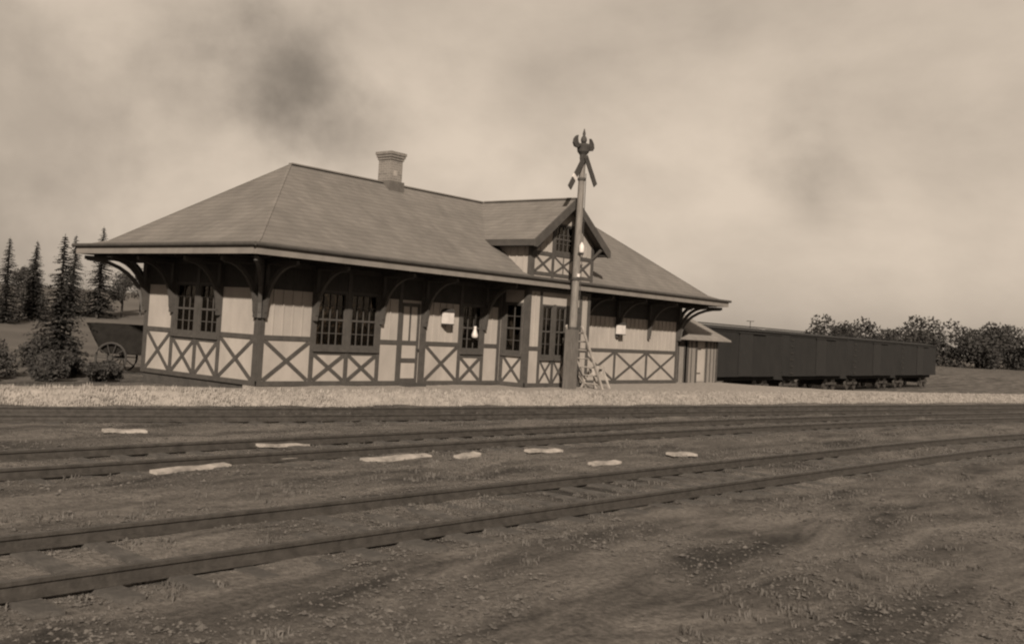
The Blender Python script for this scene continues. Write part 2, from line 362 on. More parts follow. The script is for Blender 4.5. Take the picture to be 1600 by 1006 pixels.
# trim timbers
T = MB()
def tb(F, a, b, wd, out=.028, m=T): m.beam(on(*F, a[0], a[1], out/2), on(*F, b[0], b[1], out/2), wd, out, F[2])
RZ = 1.2
def post(F, u, z0=.0, z1=3.02, wd=.12, out=.03): mm = MB(); tb(F, (u, z0), (u, z1), wd, out, mm); put('post', mm, TRIM, A)
def rail(F, u0, u1, z=RZ, wd=.12, out=.025, nm='rail'): mm = MB(); tb(F, (u0, z), (u1, z), wd, out, mm); put(nm, mm, TRIM, A)
def cross(F, u0, u1, z0, z1, wd=.10):
    mm = MB(); tb(F, (u0, z0), (u1, z1), wd, .022, mm); tb(F, (u0, z1), (u1, z0), wd, .018, mm); put('cross_brace', mm, TRIM, A)
def base(F, u0, u1): rail(F, u0, u1, .06, .12, .035, 'base_board')
# front, left of the bay
base(FR, 0, 5.05); base(FR, 5.99, 9.7); base(FR, 13.2, L); base(LF, 0, W); base(BF, 0, 3.5); base(BL, 0, 1.05); base(BR, 0, 1.05); base(RG, 0, W); base(BK, 0, L)
for F, a in ((FR, ((0.08, .16), (1.77, .13), (3.02, .13), (4.22, .13), (5.05, .13), (6.06, .26), (7.73, .13), (8.85, .13), (9.64, .12), (14.4, .12), (16.65, .12), (18.95, .12), (L-.08, .16))),
             (LF, ((.08, .16), (W-3.6, .12), (W-2.55, .12), (W-1.56, .12), (W-.08, .16))), (RG, ((.08, .16), (2.46, .12), (W-.08, .16))), (BK, ((.08, .16), (5, .12), (10, .12), (16, .12), (L-.08, .16))),
             (BF, ((.07, .14), (.69, .11), (2.95, .11), (3.43, .14))), (BL, ((.98, .14), (.13, .12))), (BR, ((.07, .14), (.92, .12)))):
    for u, wd in a:
        if F is BF or F is BL or F is BR: post(F, u, .0, 3.02, wd)
        elif F is FR and 13 < u < 20: post(F, u, .0, RZ, wd)
        else: post(F, u, .0, 3.02, wd)
for u in (1.45, 2.19): post(BF, u, .0, .84, .11); post(BF, u, .9, 2.62, .10)
rail(FR, .16, 1.7); rail(FR, 4.29, 4.98); rail(FR, 6.19, 7.66); rail(FR, 8.92, 9.58); rail(FR, 13.2, L-.16)
rail(LF, .16, W-3.66); rail(LF, W-1.5, W-.16); rail(RG, .16, W-.16); rail(BK, .16, L-.16, .9)
rail(BF, .14, .63); rail(BF, 3.01, 3.36)
for F, u0, u1 in ((FR, .0, 9.7), (FR, 13.2, L), (LF, 0, W), (RG, 0, W), (BK, 0, L), (BF, 0, 3.5), (BL, 0, 1.05), (BR, 0, 1.05)): rail(F, u0, u1, 3.08, .18, .04, 'frieze_board')
for F, u0, u1 in ((FR, .16, 9.6), (FR, 13.2, L-.16), (LF, .16, W-.16), (RG, .16, W-.16)):      # guessed dark boards above the window heads, added to deepen the eave shade
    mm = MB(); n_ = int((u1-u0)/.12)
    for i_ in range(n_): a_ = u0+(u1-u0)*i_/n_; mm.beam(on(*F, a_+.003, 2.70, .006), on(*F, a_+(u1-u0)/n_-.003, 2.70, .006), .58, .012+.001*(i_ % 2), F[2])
    put('shade_frieze', mm, SOFF, A)
# short rails under the windows
for a, b in ((1.84, 2.95), (3.09, 4.15), (7.8, 8.78)): rail(FR, a, b, .86, .09, .02)
for a, b in ((W-3.53, W-2.62), (W-2.48, W-1.63)): rail(LF, a, b, 1.02, .09, .02)
cross(FR, .2, 1.67, .14, 1.12); cross(FR, 1.87, 2.93, .14, .80); cross(FR, 3.11, 4.13, .14, .80); cross(FR, 6.23, 7.63, .14, 1.12); cross(FR, 7.83, 8.75, .14, .80)
for a, b in ((13.3, 14.32), (14.48, 16.57), (16.73, 18.87), (19.03, L-.19)): cross(FR, a, b, .14, 1.12, .085)
cross(LF, .19, W-3.68, .14, 1.12); cross(LF, W-3.52, W-2.63, .14, .96); cross(LF, W-2.47, W-1.64, .14, .96); cross(LF, W-1.48, W-.19, .14, 1.12)
for a, b in ((.77, 1.38), (1.52, 2.12), (2.26, 2.87)): cross(BF, a, b, .14, .82, .075)
cross(BL, .21, .89, .14, .90, .08); cross(BR, .16, .84, .14, .90, .08)
cross(RG, .2, 2.38, .14, 1.12); cross(RG, 2.54, W-.2, .14, 1.12)

# baggage door: pale panels held by dark stiles and rails
d = MB(); d.box(5.12, 5.92, .03, .07, .03, 2.35); dr = put('door', d, WALL, A)
m_ = MB()
for a, b, wd in (((5.17, .05), (5.17, 2.33), .09), ((5.87, .05), (5.87, 2.33), .09)): tb(FR, a, b, wd, .0, m_) if 0 else m_.beam(on(*FR, a[0], a[1], -.02), on(*FR, b[0], b[1], -.02), wd, .03, FR[2])
for z, wd in ((.12, .14), (.70, .12), (1.2, .12), (2.28, .1)): m_.beam(on(*FR, 5.215, z, -.021), on(*FR, 5.825, z, -.021), wd, .026, FR[2])
m_.beam(on(*FR, 5.52, 1.26, -.022), on(*FR, 5.52, 2.23, -.022), .06, .022, FR[2])
put('door_frame', m_, TRIM, dr)
kn = MB().tube([(5.84, -.005, 1.02), (5.84, -.06, 1.02), (5.84, -.075, 1.02)], [.012, .014, .03], 10); put('handle', kn, RUST, dr)
put('door_step', MB().box(5.1, 5.95, -.35, -.04, -.02, .07), DARK, A)

# main roof with a slight kick at the eaves
E0 = [(-OV, -OV, HE), (L+OV, -OV, HE), (L+OV, W+OV, HE), (-OV, W+OV, HE)]
K = .6; E1 = [(-OV+K, -OV+K, HE+.2), (L+OV-K, -OV+K, HE+.2), (L+OV-K, W+OV-K, HE+.2), (-OV+K, W+OV-K, HE+.2)]
RA, RB = (2.78, W/2, 6.05), (L-2.85, W/2, 6.05)
rf = MB(); rf.v = [*E0, *E1, RA, RB, *[(x, y, HE-.03) for x, y, z in E0]]
rf.f = [(i, (i+1) % 4, 4+(i+1) % 4, 4+i) for i in range(4)]+[(4, 5, 9, 8), (5, 6, 9), (6, 7, 8, 9), (7, 4, 8)]+[(10+i, 10+(i+1) % 4, (i+1) % 4, i) for i in range(4)]+[(13, 12, 11, 10)]
roof = put('roof', rf, ROOF, A)
hip = MB()
def offs(p, d=.02): return (p[0], p[1], p[2]+d)
for a, b, r in ((E0[0], E1[0], .03), (E1[0], RA, .03), (E0[1], E1[1], .03), (E1[1], RB, .03), (E0[2], E1[2], .03), (E1[2], RB, .03), (E0[3], E1[3], .03), (E1[3], RA, .03)):
    hip.beam(offs(a, .0), offs(b, .0), .07, .016)
hip.beam(offs(RA, .02), offs(RB, .02), .16, .04)
put('ridge_cap', hip, ROOF, roof)
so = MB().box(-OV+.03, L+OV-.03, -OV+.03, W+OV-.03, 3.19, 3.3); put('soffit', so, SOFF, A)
fa = MB(); z0, z1 = 3.14, 3.317; q = .04
fa.box(-OV-q+.04, L+OV+q-.04, -OV-q+.001, -OV+.03, z0, z1).box(-OV-q+.04, L+OV+q-.04, W+OV-.03, W+OV+q, z0, z1)
fa.box(-OV-q+.001, -OV+.03, -OV+.031, W+OV-.031, z0, z1).box(L+OV-.03, L+OV+q, -OV+.031, W+OV-.031, z0, z1)
put('fascia', fa, FASC, A)
gu = MB(); e = .085; zg = 3.365
for a, b in (((-OV-e, -OV-e), (L+OV+e, -OV-e)), ((L+OV+e, -OV-e), (L+OV+e, W+OV+e)), ((L+OV+e, W+OV+e), (-OV-e, W+OV+e)), ((-OV-e, W+OV+e), (-OV-e, -OV-e))):
    gu.tube([(a[0], a[1], zg), ((a[0]+b[0])/2, (a[1]+b[1])/2, zg-.0), (b[0], b[1], zg)], .048, 8)
put('gutter', gu, TRIM, A)
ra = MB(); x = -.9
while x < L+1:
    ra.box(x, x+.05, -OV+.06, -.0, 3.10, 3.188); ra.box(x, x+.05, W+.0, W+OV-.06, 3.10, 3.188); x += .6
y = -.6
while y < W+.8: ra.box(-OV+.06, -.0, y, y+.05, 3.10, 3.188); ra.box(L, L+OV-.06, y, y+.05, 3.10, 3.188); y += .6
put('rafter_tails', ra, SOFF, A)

# eave brackets
def bracket(p, d, ln=1.22, drop=1.27, zb=3.10, wd=.10):
    d = Vector(d).normalized(); s_ = d.cross(Vector((0, 0, 1))); mm = MB(); p = Vector(p)
    mm.beam(p+d*.08+Vector((0, 0, zb-drop-.15)), p+d*.08+Vector((0, 0, zb)), .10, wd, s_)
    mm.beam(p+d*.05+Vector((0, 0, zb-.05)), p+d*ln+Vector((0, 0, zb-.05)), .10, wd-.004, s_)
    pts = []
    for i in range(9):
        t = i/8*math.pi/2; pts.append(p+d*(.1+(ln-.18)*(1-math.cos(t)))+Vector((0, 0, zb-drop+(drop-.08)*math.sin(t))))
    # arc centred below the eave: leaves the wall steeply and runs out under the soffit
    for i in range(8): mm.beam(pts[i]-(pts[i+1]-pts[i])*.06, pts[i+1]+(pts[i+1]-pts[i])*.06, .10, wd-.008-.001*(i % 2), s_)
    put('eave_bracket', mm, TRIM, A)
for x in (1.77, 4.25, 6.06, 8.85, 14.4, 16.65, 18.95): bracket((x, 0, 0), (0, -1, 0)); 
for x in (1.77, 6.06, 10, 14.4, 18.95): bracket((x, W, 0), (0, 1, 0))
for y in (1.56, 3.6): bracket((0, y, 0), (-1, 0, 0))
for y in (1.6, 3.3): bracket((L, y, 0), (1, 0, 0))
for x, y, dx, dy in ((0, 0, -1, -1), (L, 0, 1, -1), (L, W, 1, 1), (0, W, -1, 1)):
    bracket((x, y, 0), (dx, dy, 0), 1.75, 1.27)
    bracket((x-dx*.07, y, 0), (0, dy, 0)); bracket((x, y-dy*.07, 0), (dx, 0, 0))

# dormer over the bay
dw = MB()
dz0, dz1 = 3.3, 4.56
dwin = (1.22, 2.28, 4.24, 5.22, 4, 3)
wall_piece(dw, *DF, 3.5, dz0, 4.6, [(1.22, 2.28, 4.24, 4.6)])
cx = 11.5; sl = (6.0-4.6)/2.0
def zr(x): return 5.93-sl*abs(x-cx)
# gable triangle, cut round the window
for a, b in ((9.75, 10.97), (12.03, 13.25)):
    dw.prism([(a, 4.6), (b, 4.6), (b, zr(b)), (a, max(4.601, zr(a)))], 1, -1.05, -.93)
dw.prism([(10.97, 5.22), (12.03, 5.22), (12.03, zr(12.03)), (cx, zr(cx)), (10.97, zr(10.97))], 1, -1.05, -.93)
dw.box(9.75, 9.85, -.93, 1.4, dz0, 4.6); dw.box(13.15, 13.25, -.93, 1.4, dz0, 4.6)
for i in range(1, 9): dw.beam((9.738, -1.05+.28*i, 3.35), (9.738, -1.05+.28*i, 4.58), .045, .024, (1, 0, 0))
battens(dw, DF, .12, 1.15, 4.28, 4.62, .3); battens(dw, DF, 2.36, 3.4, 4.28, 4.62, .3)
put('dormer_wall', dw, WALL, A)
def DD(fn, *a): fn(DF, *a)
for u in (.07, 3.43): post(DF, u, 3.42, 4.62, .14, .032)
for u in (1.15, 2.35): post(DF, u, 3.42, 5.1, .12, .03)
rail(DF, .14, 1.09, 4.2); rail(DF, 1.21, 2.29, 4.2, .08); rail(DF, 2.41, 3.36, 4.2); rail(DF, .14, 3.36, 3.56, .11, .022)
cross(DF, .17, 1.06, 3.62, 4.13, .08); cross(DF, 1.24, 2.26, 3.62, 4.13, .06); cross(DF, 2.44, 3.33, 3.62, 4.13, .08)
post(DF, 1.75, 3.62, 4.16, .05, .012)
window(DF, dwin, False)
mm = MB(); mm.beam((9.735, -1.0, 3.4), (9.735, -1.0, 4.6), .12, .03, (1, 0, 0)); put('post', mm, TRIM, A)
dr_ = MB(); th = .1; XL, XR, ZR_, ZE = 9.36, 13.64, 6.05, 4.55
for X0, sgn in ((XL, 1), (XR, -1)):
    dr_.prism([(cx, ZR_), (X0, ZE), (X0, ZE-th), (cx, ZR_-th)], 1, -1.42, 2.4)
put('dormer_roof', dr_, ROOFD, A)
put('ridge_cap', MB().beam((cx, -1.42, ZR_+.02), (cx, 2.3, ZR_+.02), .16, .04), ROOFD, A)
for X0, sgn in ((XL, 1), (XR, -1)):
    mm = MB(); mm.prism([(cx, ZR_+.015), (X0-.03*sgn, ZE+.0), (X0-.03*sgn, ZE-.22), (X0+.1*sgn, ZE-.24), (cx, ZR_-.28)], 1, -1.47, -1.421); put('bargeboard', mm, TRIM, A)
    x0, x1 = (X0-.04, X0-.002) if sgn > 0 else (X0+.002, X0+.04)
    put('fascia', MB().box(x0, x1, -1.42, .9, ZE-.2, ZE+.0), TRIM, A)
    put('soffit', MB().box(min(X0, 9.74 if sgn > 0 else 13.26), max(X0, 9.74 if sgn > 0 else 13.26), -1.4, .7, ZE-.19, ZE-.16), DARK, A)
    mm = MB()           # curved brace under the gable end
    pts = [(cx+sgn*(-1.75+.0), -1.24, 4.35), (cx-sgn*1.62, -1.24, 4.6), (cx-sgn*1.3, -1.24, 4.86), (cx-sgn*.6, -1.24, 5.3)]
    mm.beam((cx-sgn*1.69, -1.08, 4.25), (cx-sgn*1.69, -1.4, 4.55), .09, .09, (1, 0, 0)); put('gable_brace', mm, TRIM, A)

# chimney
ch = MB().box(6.59, 7.13, 2.2, 2.72, 5.5, 6.78)
c1 = put('chimney', ch, BRICK, A)
cap = MB()
for i, (e_, a, b) in enumerate(((.03, 6.78, 6.86), (.06, 6.86, 6.94), (.085, 6.94, 7.03))): cap.box(6.59-e_, 7.13+e_, 2.2-e_, 2.72+e_, a, b)
cap.box(6.66, 7.06, 2.27, 2.65, 7.03, 7.05)
put('chimney_cap', cap, mat('chimney_cap_brick', .12, .08, 9, .9, .5, 30), c1)
put('flashing', MB().prism([(6.53, 5.7), (7.19, 5.7), (7.19, 6.12), (6.53, 6.12)], 1, 2.14, 2.78), mat('lead_flashing', .07, .05, 5, .6, .2, 30), c1)
put('patch', MB().box(6.74, 6.9, 2.192, 2.199, 6.28, 6.46), PALEW, c1)
# a brick grid for the chimney
t = BRICK.node_tree; b = t.nodes['Principled BSDF']; bt = nd(t, 'ShaderNodeTexBrick'); g_ = nd(t, 'ShaderNodeNewGeometry'); s_ = nd(t, 'ShaderNodeSeparateXYZ'); t.links.new(g_.outputs['Position'], s_.inputs[0])
cb = nd(t, 'ShaderNodeCombineXYZ'); t.links.new(math_(t, 'ADD', s_.outputs[0], s_.outputs[1]), cb.inputs[0]); t.links.new(s_.outputs[2], cb.inputs[1]); t.links.new(cb.outputs[0], bt.inputs['Vector'])
bt.inputs['Scale'].default_value = 1; bt.inputs['Brick Width'].default_value = .21; bt.inputs['Row Height'].default_value = .075; bt.inputs['Mortar Size'].default_value = .008
bt.inputs['Color1'].default_value = sep(.08); bt.inputs['Color2'].default_value = sep(.12); bt.inputs['Mortar'].default_value = sep(.145); t.links.new(bt.outputs[0], b.inputs['Base Color'])

# ------------------------------------------------------------------ wall lamps
def lamp(x, z, label, y=0.):
    o = empty('wall_lamp', (x, y, z))
    b_ = MB().prism([(-.15, -.17), (.15, -.17), (.15, .17), (-.15, .17)], 1, -.30, -.08); put('lamp_box', b_, WHITE, o)
    r_ = MB().prism([(-.18, .17), (.18, .17), (.05, .27), (-.05, .27)], 1, -.33, -.05); put('hood', r_, DARK, o)
    put('drip_tray', MB().box(-.16, .16, -.31, -.07, -.20, -.17), DARK, o)
    put('arm', MB().box(-.02, .02, -.08, 0, -.05, .0).box(-.05, .05, -.008, -.0, -.12, .12), DARK, o)
    tag(o, label, 'lamp', 'white station lamps on the front wall')
lamp(6.93, 1.98, 'white lamp box on the battened wall just right of the baggage door'); lamp(16.7, 1.98, 'white lamp box on the wall right of the bay, beyond the signal mast')
o = empty('hanging_lamp', (8.27, -.16, 1.42))
bt_ = MB().tube([(0, 0, 0), (0, 0, .03), (0, 0, .10), (0, 0, .22), (0, 0, .30), (0, 0, .36)], [.05, .095, .10, .055, .04, .045], 14); put('glass_globe', bt_, WHITE, o, smooth=True)
put('wire', MB().tube([(0, 0, .36), (0, 0, 1.67)], .008, 6), DARK, o)
tag(o, 'small white bottle shaped lamp hanging before the single window left of the bay', 'lamp')

# ------------------------------------------------------------------ shed beyond the right end
sh = empty('shed', (22.6, .2, 0)); tag(sh, 'small pale board shed with a hipped roof beyond the right end of the depot', 'shed')
sw, sd, se = 2.75, 2.3, 1.86
m_ = MB(); wall_piece(m_, (0, 0, 0), (1, 0, 0), (0, -1, 0), sw, -.4, se, [(.9, 1.65, .05, 1.7)]); wall_piece(m_, (0, sd, 0), (0, -1, 0), (-1, 0, 0), sd, -.4, se); wall_piece(m_, (sw, 0, 0), (0, 1, 0), (1, 0, 0), sd, -.4, se); wall_piece(m_, (sw, sd, 0), (-1, 0, 0), (0, 1, 0), sw, -.4, se)
put('wall', m_, SHEDW, sh)
F_ = ((0, 0, 0), (1, 0, 0), (0, -1, 0)); G_ = ((0, sd, 0), (0, -1, 0), (-1, 0, 0))
m_ = MB()
for u in (.07, .82, 1.72, sw-.07): m_.beam(on(*F_, u, 0, .015), on(*F_, u, se, .015), .13, .03, F_[2])
for u in (.4, 2.1, 2.42): m_.beam(on(*F_, u, .0, .01), on(*F_, u, se, .01), .05, .02, F_[2])
for i in range(9): m_.beam(on(*G_, .05+i*.27, 0, .012), on(*G_, .05+i*.27, se, .012), .05, .024, G_[2])
put('corner_boards', m_, TRIM, sh)
dd = put('door', MB().box(.9, 1.65, .03, .06, .05, 1.7), WALL, sh)
put('hinge', MB().box(.92, 1.3, .02, .028, .35, .4).box(.92, 1.3, .02, .028, 1.35, 1.4), RUST, dd)
rr = MB(); ex = .42; z = se; rr.v = [(-ex, -ex, z-.06), (sw+ex, -ex, z-.06), (sw+ex, sd+ex, z-.06), (-ex, sd+ex, z-.06), (.75, sd/2, 2.82), (sw-.95, sd/2, 2.82), (-ex, -ex, z-.12), (sw+ex, -ex, z-.12), (sw+ex, sd+ex, z-.12), (-ex, sd+ex, z-.12)]
rr.f = [(0, 1, 5, 4), (1, 2, 5), (2, 3, 4, 5), (3, 0, 4), (6, 7, 1, 0), (7, 8, 2, 1), (8, 9, 3, 2), (9, 6, 0, 3), (9, 8, 7, 6)]
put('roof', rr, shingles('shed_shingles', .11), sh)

# ------------------------------------------------------------------ signal mast
PX, PY = 11.2, -1.73
sg = empty('semaphore_signal', (PX, PY, 0)); tag(sg, 'tall station semaphore mast with two drooping arms standing before the bay window', 'signal')
def tiltx(z): return .012*z
put('butt_post', MB().box(-.17, .17, -.15, .15, -.35, 1.86), POLED, sg)
m_ = MB(); m_.tube([(tiltx(1.86), 0, 1.86), (tiltx(4.5), 0, 4.5), (tiltx(7.3), 0, 7.35)], [.125, .115, .095], 12); put('mast', m_, POLE, sg, smooth=False)
for x_, z_, r_ in ((.02, 1.86, .16), (.04, 3.42, .15), (.08, 6.6, .13)): put('collar', MB().tube([(x_, 0, z_), (x_, 0, z_+.08)], r_, 14), DARK, sg)
for dx, dy in ((.2, -.03), (.29, -.03)):
    put('pull_rod', MB().tube([(dx, dy, .8), (dx, dy, 4.5), (dx-.02, dy, 6.85)], .013, 6), DARK, sg)
for z_ in (2.4, 3.9, 5.3): put('rod_guide', MB().box(.05, .33, -.05, -.01, z_, z_+.03), DARK, sg)
hd = MB(); hd.tube([(.09, 0, 7.28), (.09, 0, 7.42), (.09, 0, 7.52), (.09, 0, 7.72), (.09, 0, 7.78)], [.10, .11, .19, .22, .15], 16)
put('head_casting', hd, DARK, sg, smooth=False)
put('finial', MB().tube([(.09, 0, 7.8), (.09, 0, 7.88), (.09, 0, 7.96), (.09, 0, 8.04), (.09, 0, 8.1), (.09, 0, 8.26)], [.07, .10, .09, .04, .05, .012], 12), DARK, sg, smooth=True)
for s_ in (-1, 1):
    m_ = MB(); a = [(.09+s_*.14, 0, 7.66), (.09+s_*.3, 0, 7.70), (.09+s_*.40, 0, 7.78)]
    m_.tube(a, [.05, .06, .05], 8)
    m_.prism([(.09+s_*x_, z_) for x_, z_ in ((.27, 7.66), (.36, 7.6), (.50, 7.62), (.58, 7.72), (.54, 7.86), (.44, 7.96), (.36, 8.0), (.38, 7.9), (.35, 7.8))], 1, -.04, .04)
    o = put('spectacle', m_, DARK, sg)
for s_, tip, y_ in ((-1, (-.80, 6.25), -.15), (1, (.60, 6.50), -.19)):
    o_ = Vector((-.03+.03*s_, y_, 7.30)); tp = Vector((tip[0], y_, tip[1])); dv = tp-o_
    m_ = MB(); m_.beam(o_-dv*.05, tp, .20, .03, (0, 1, 0)); ar = put('signal_arm', m_, DARK, sg)
    m_ = MB(); m_.tube([(o_.x, 0, 7.30), (o_.x, y_*1.15, 7.30)], .045, 10); put('pivot', m_, DARK, ar)
    m_ = MB(); m_.beam(o_+dv*.60, o_+dv*.71, .202, .036, (0, 1, 0)); put('stripe', m_, WHITE if s_ < 0 else DARK, ar)
m_ = MB().tube([(-.02, -.2, 4.28), (-.02, -.2, 4.32), (-.02, -.2, 4.5), (-.02, -.2, 4.56), (-.02, -.2, 4.62)], [.07, .085, .085, .05, .02], 14); put('signal_lamp', m_, WHITE, sg, smooth=True)
put('lamp_bracket', MB().box(-.04, .02, -.26, -.08, 4.22, 4.28), DARK, sg)
put('insulator', MB().tube([(-.02, -.13, 3.52), (-.02, -.13, 3.62)], .05, 10), WHITE, sg)
put('crank', MB().box(.17, .30, -.04, .04, .7, .86).beam((.26, -.06, .78), (.62, -.06, .42), .05, .03, (0, 1, 0)), DARK, sg)

ldr = empty('ladder', (PX, PY, 0)); tag(ldr, 'pale wooden ladder leaning on the foot of the signal mast', 'ladder')
A1, A0 = Vector((.02, -.34, 1.98)), Vector((1.42, -.34, -.02)); B1, B0 = Vector((.16, .34, 1.98)), Vector((1.50, .34, -.02))
put('side_rail', MB().beam(A0, A1, .085, .045, (0, 1, 0)), PALEW, ldr); put('side_rail', MB().beam(B0, B1, .085, .045, (0, 1, 0)), PALEW, ldr)
for i in range(7):
    t_ = (i+.6)/7.4; put('rung', MB().tube([A0.lerp(A1, t_), B0.lerp(B1, t_)], .024, 8), PALEW, ldr)
tp = empty('trestle', (12.95, -1.6, 0)); tag(tp, 'low pale sawhorse standing at the foot of the leaning ladder', 'sawhorse')
put('beam', MB().box(-.42, .42, -.05, .05, .62, .72), PALEW, tp)
for sx in (-1, 1):
    for sy in (-1, 1): put('leg', MB().beam((.3*sx, .04*sy, .64), (.42*sx, .28*sy, -.01), .07, .04, (0, sy, .3)), PALEW, tp)
put('brace', MB().beam((-.36, -.20, .18), (.3, -.1, .6), .05, .03, (0, 1, 0)), PALEW, tp)

# ------------------------------------------------------------------ tracks
TR = [[(-40, 8), (-14, .0), (-6.4, -2.2), (-2.7, -3.2), (2, -4.15), (17.5, -6.9), (60, -14.4), (140, -28)],
      [(-45, -7.0), (-14, -7.15), (-4, -7.55), (.4, -7.85), (9.7, -8.7), (20, -10.2), (60, -18), (140, -34)],
      [(-45, -11.2), (-20, -11.6), (-7.2, -12.13), (2.7, -12.7), (12, -13.5), (25, -15.6), (60, -22.6), (140, -39)]]
GA = 1.36
def cat(pts, x):
    i = max(0, min(len(pts)-2, max([k for k in range(len(pts)) if pts[k][0] <= x] or [0]))); 
    p = lambda k: pts[max(0, min(len(pts)-1, k))]
    x0, y0 = p(i); x1, y1 = p(i+1); m0 = (p(i+1)[1]-p(i-1)[1])/(p(i+1)[0]-p(i-1)[0]); m1 = (p(i+2)[1]-p(i)[1])/(p(i+2)[0]-p(i)[0])
    h = x1-x0; t = (x-x0)/h; return (2*t**3-3*t*t+1)*y0+(t**3-2*t*t+t)*h*m0+(-2*t**3+3*t*t)*y1+(t**3-t*t)*h*m1
def railpro(mb, pts):
    pro = [(-.055, 0), (.055, 0), (.055, .02), (.012, .035), (.012, .09), (.034, .10), (.034, .13), (-.034, .13), (-.034, .10), (-.012, .09), (-.012, .035), (-.055, .02)]
    n = len(pro); n0 = len(mb.v)
    for i, p in enumerate(pts):
        d = (pts[min(i+1, len(pts)-1)]-pts[max(0, i-1)]).normalized(); s_ = Vector((d.y, -d.x, 0))
        for a, b in pro: mb.v.append(tuple(p+s_*a+Vector((0, 0, b))))
    for i in range(len(pts)-1):
        for k in range(n): mb.f.append((n0+i*n+k, n0+i*n+(k+1) % n, n0+(i+1)*n+(k+1) % n, n0+(i+1)*n+k))
tie = MB().box(-.11, .11, -1.12, 1.12, -.1, .05); tieme = tie.mesh('sleeper', TIE)
labs = ['railway track running along the foot of the pale gravel platform', 'middle railway track between the platform track and the nearest one', 'railway track nearest the viewer across the lower part of the photo']
for ti, T_ in enumerate(TR):
    root = empty('railway_track', (0, 0, 0)); tag(root, labs[ti], 'railway track', 'railway tracks before the depot')
    for k in (0, 1):
        pts = []; x = T_[0][0]
        while x < T_[-1][0]:
            y = cat(T_, x); dy = (cat(T_, x+.1)-cat(T_, x-.1))/.2; n_ = Vector((dy, -1, 0)).normalized()
            p = Vector((x, y, -.285))+n_*(GA*k); pts.append(p); x += .6 if abs(x) < 40 else 3
        m_ = MB(); railpro(m_, pts); put('rail', m_, RUST, root)
    x = -14; cnt = 0
    while cnt < 96:
        y = cat(T_, x); dy = (cat(T_, x+.1)-cat(T_, x-.1))/.2; n_ = Vector((dy, -1, 0)).normalized(); c = Vector((x, y, 0))+n_*GA/2
        o = bpy.data.objects.new('sleeper', tieme); S.collection.objects.link(o); o.parent = root
        o.location = (c.x, c.y, -.337+random.uniform(-.012, .012)); o.rotation_euler = (0, random.uniform(-.01, .01), math.atan(dy)+random.uniform(-.05, .05)); o.scale = (random.uniform(.8, 1.15), random.uniform(.93, 1.05), 1)
        x += .62/math.sqrt(1+dy*dy); cnt += 1

# pale planks lying about the yard
PLK = [((-8.28, -8.9), 1.6, .12, 'longest pale plank, lying lower left between the tracks'), ((-4.91, -9.39), 1.7, -.05, 'bright broken pale plank, nearest below the middle of the depot front'),
       ((-5.53, -7.47), 1.3, .0, 'pale plank left of centre beside the middle track'), ((-2.01, -11.24), 1.0, -.02, 'pale plank by the nearest track, below the bay of the depot'),
       ((.48, -11.28), .9, -.12, 'rightmost pale plank in the foreground cinders'), ((-6.88, -5.13), .9, -.25, 'pale plank far left near the platform track'),
       ((-3.64, -9.73), .7, .1, 'short pale plank just right of the bright broken one'), ((-1.68, -9.82), 1.1, -.1, 'thin pale plank between the short one and the bay side'), ((-6.9, -8.7), 1.3, -.06, 'pale half sunk plank right of the longest one')]
for (x, y), ln, a, lab in PLK:
    m_ = MB(); n = 8; w2 = random.uniform(.06, .09); ln *= .8
    v_ = []
    for i in range(n+1):
        t_ = (i/n-.5)*ln; tw = .006*math.sin(i*1.3+x); ww = w2
        for sy in (-1, 1):
            for zz in (.0, .04): v_.append((t_, sy*ww+.006*noise.noise(Vector((t_*3+x, 1, 0))), zz+tw))
    f_ = []
    for i in range(n):
        a_ = i*4; b_ = a_+4
        for p, q in ((0, 1), (1, 3), (3, 2), (2, 0)): f_.append((a_+p, a_+q, b_+q, b_+p))
    f_ += [(0, 1, 3, 2), (n*4, n*4+2, n*4+3, n*4+1)]
    m_.add(v_, f_)
    o = put('weathered_plank', m_, PALEW, None, (x, y, gh(x, y)+.008), a); o.rotation_euler = (.10, random.uniform(-.04, .04), a); tag(o, lab, 'plank', 'pale planks lying in the yard')

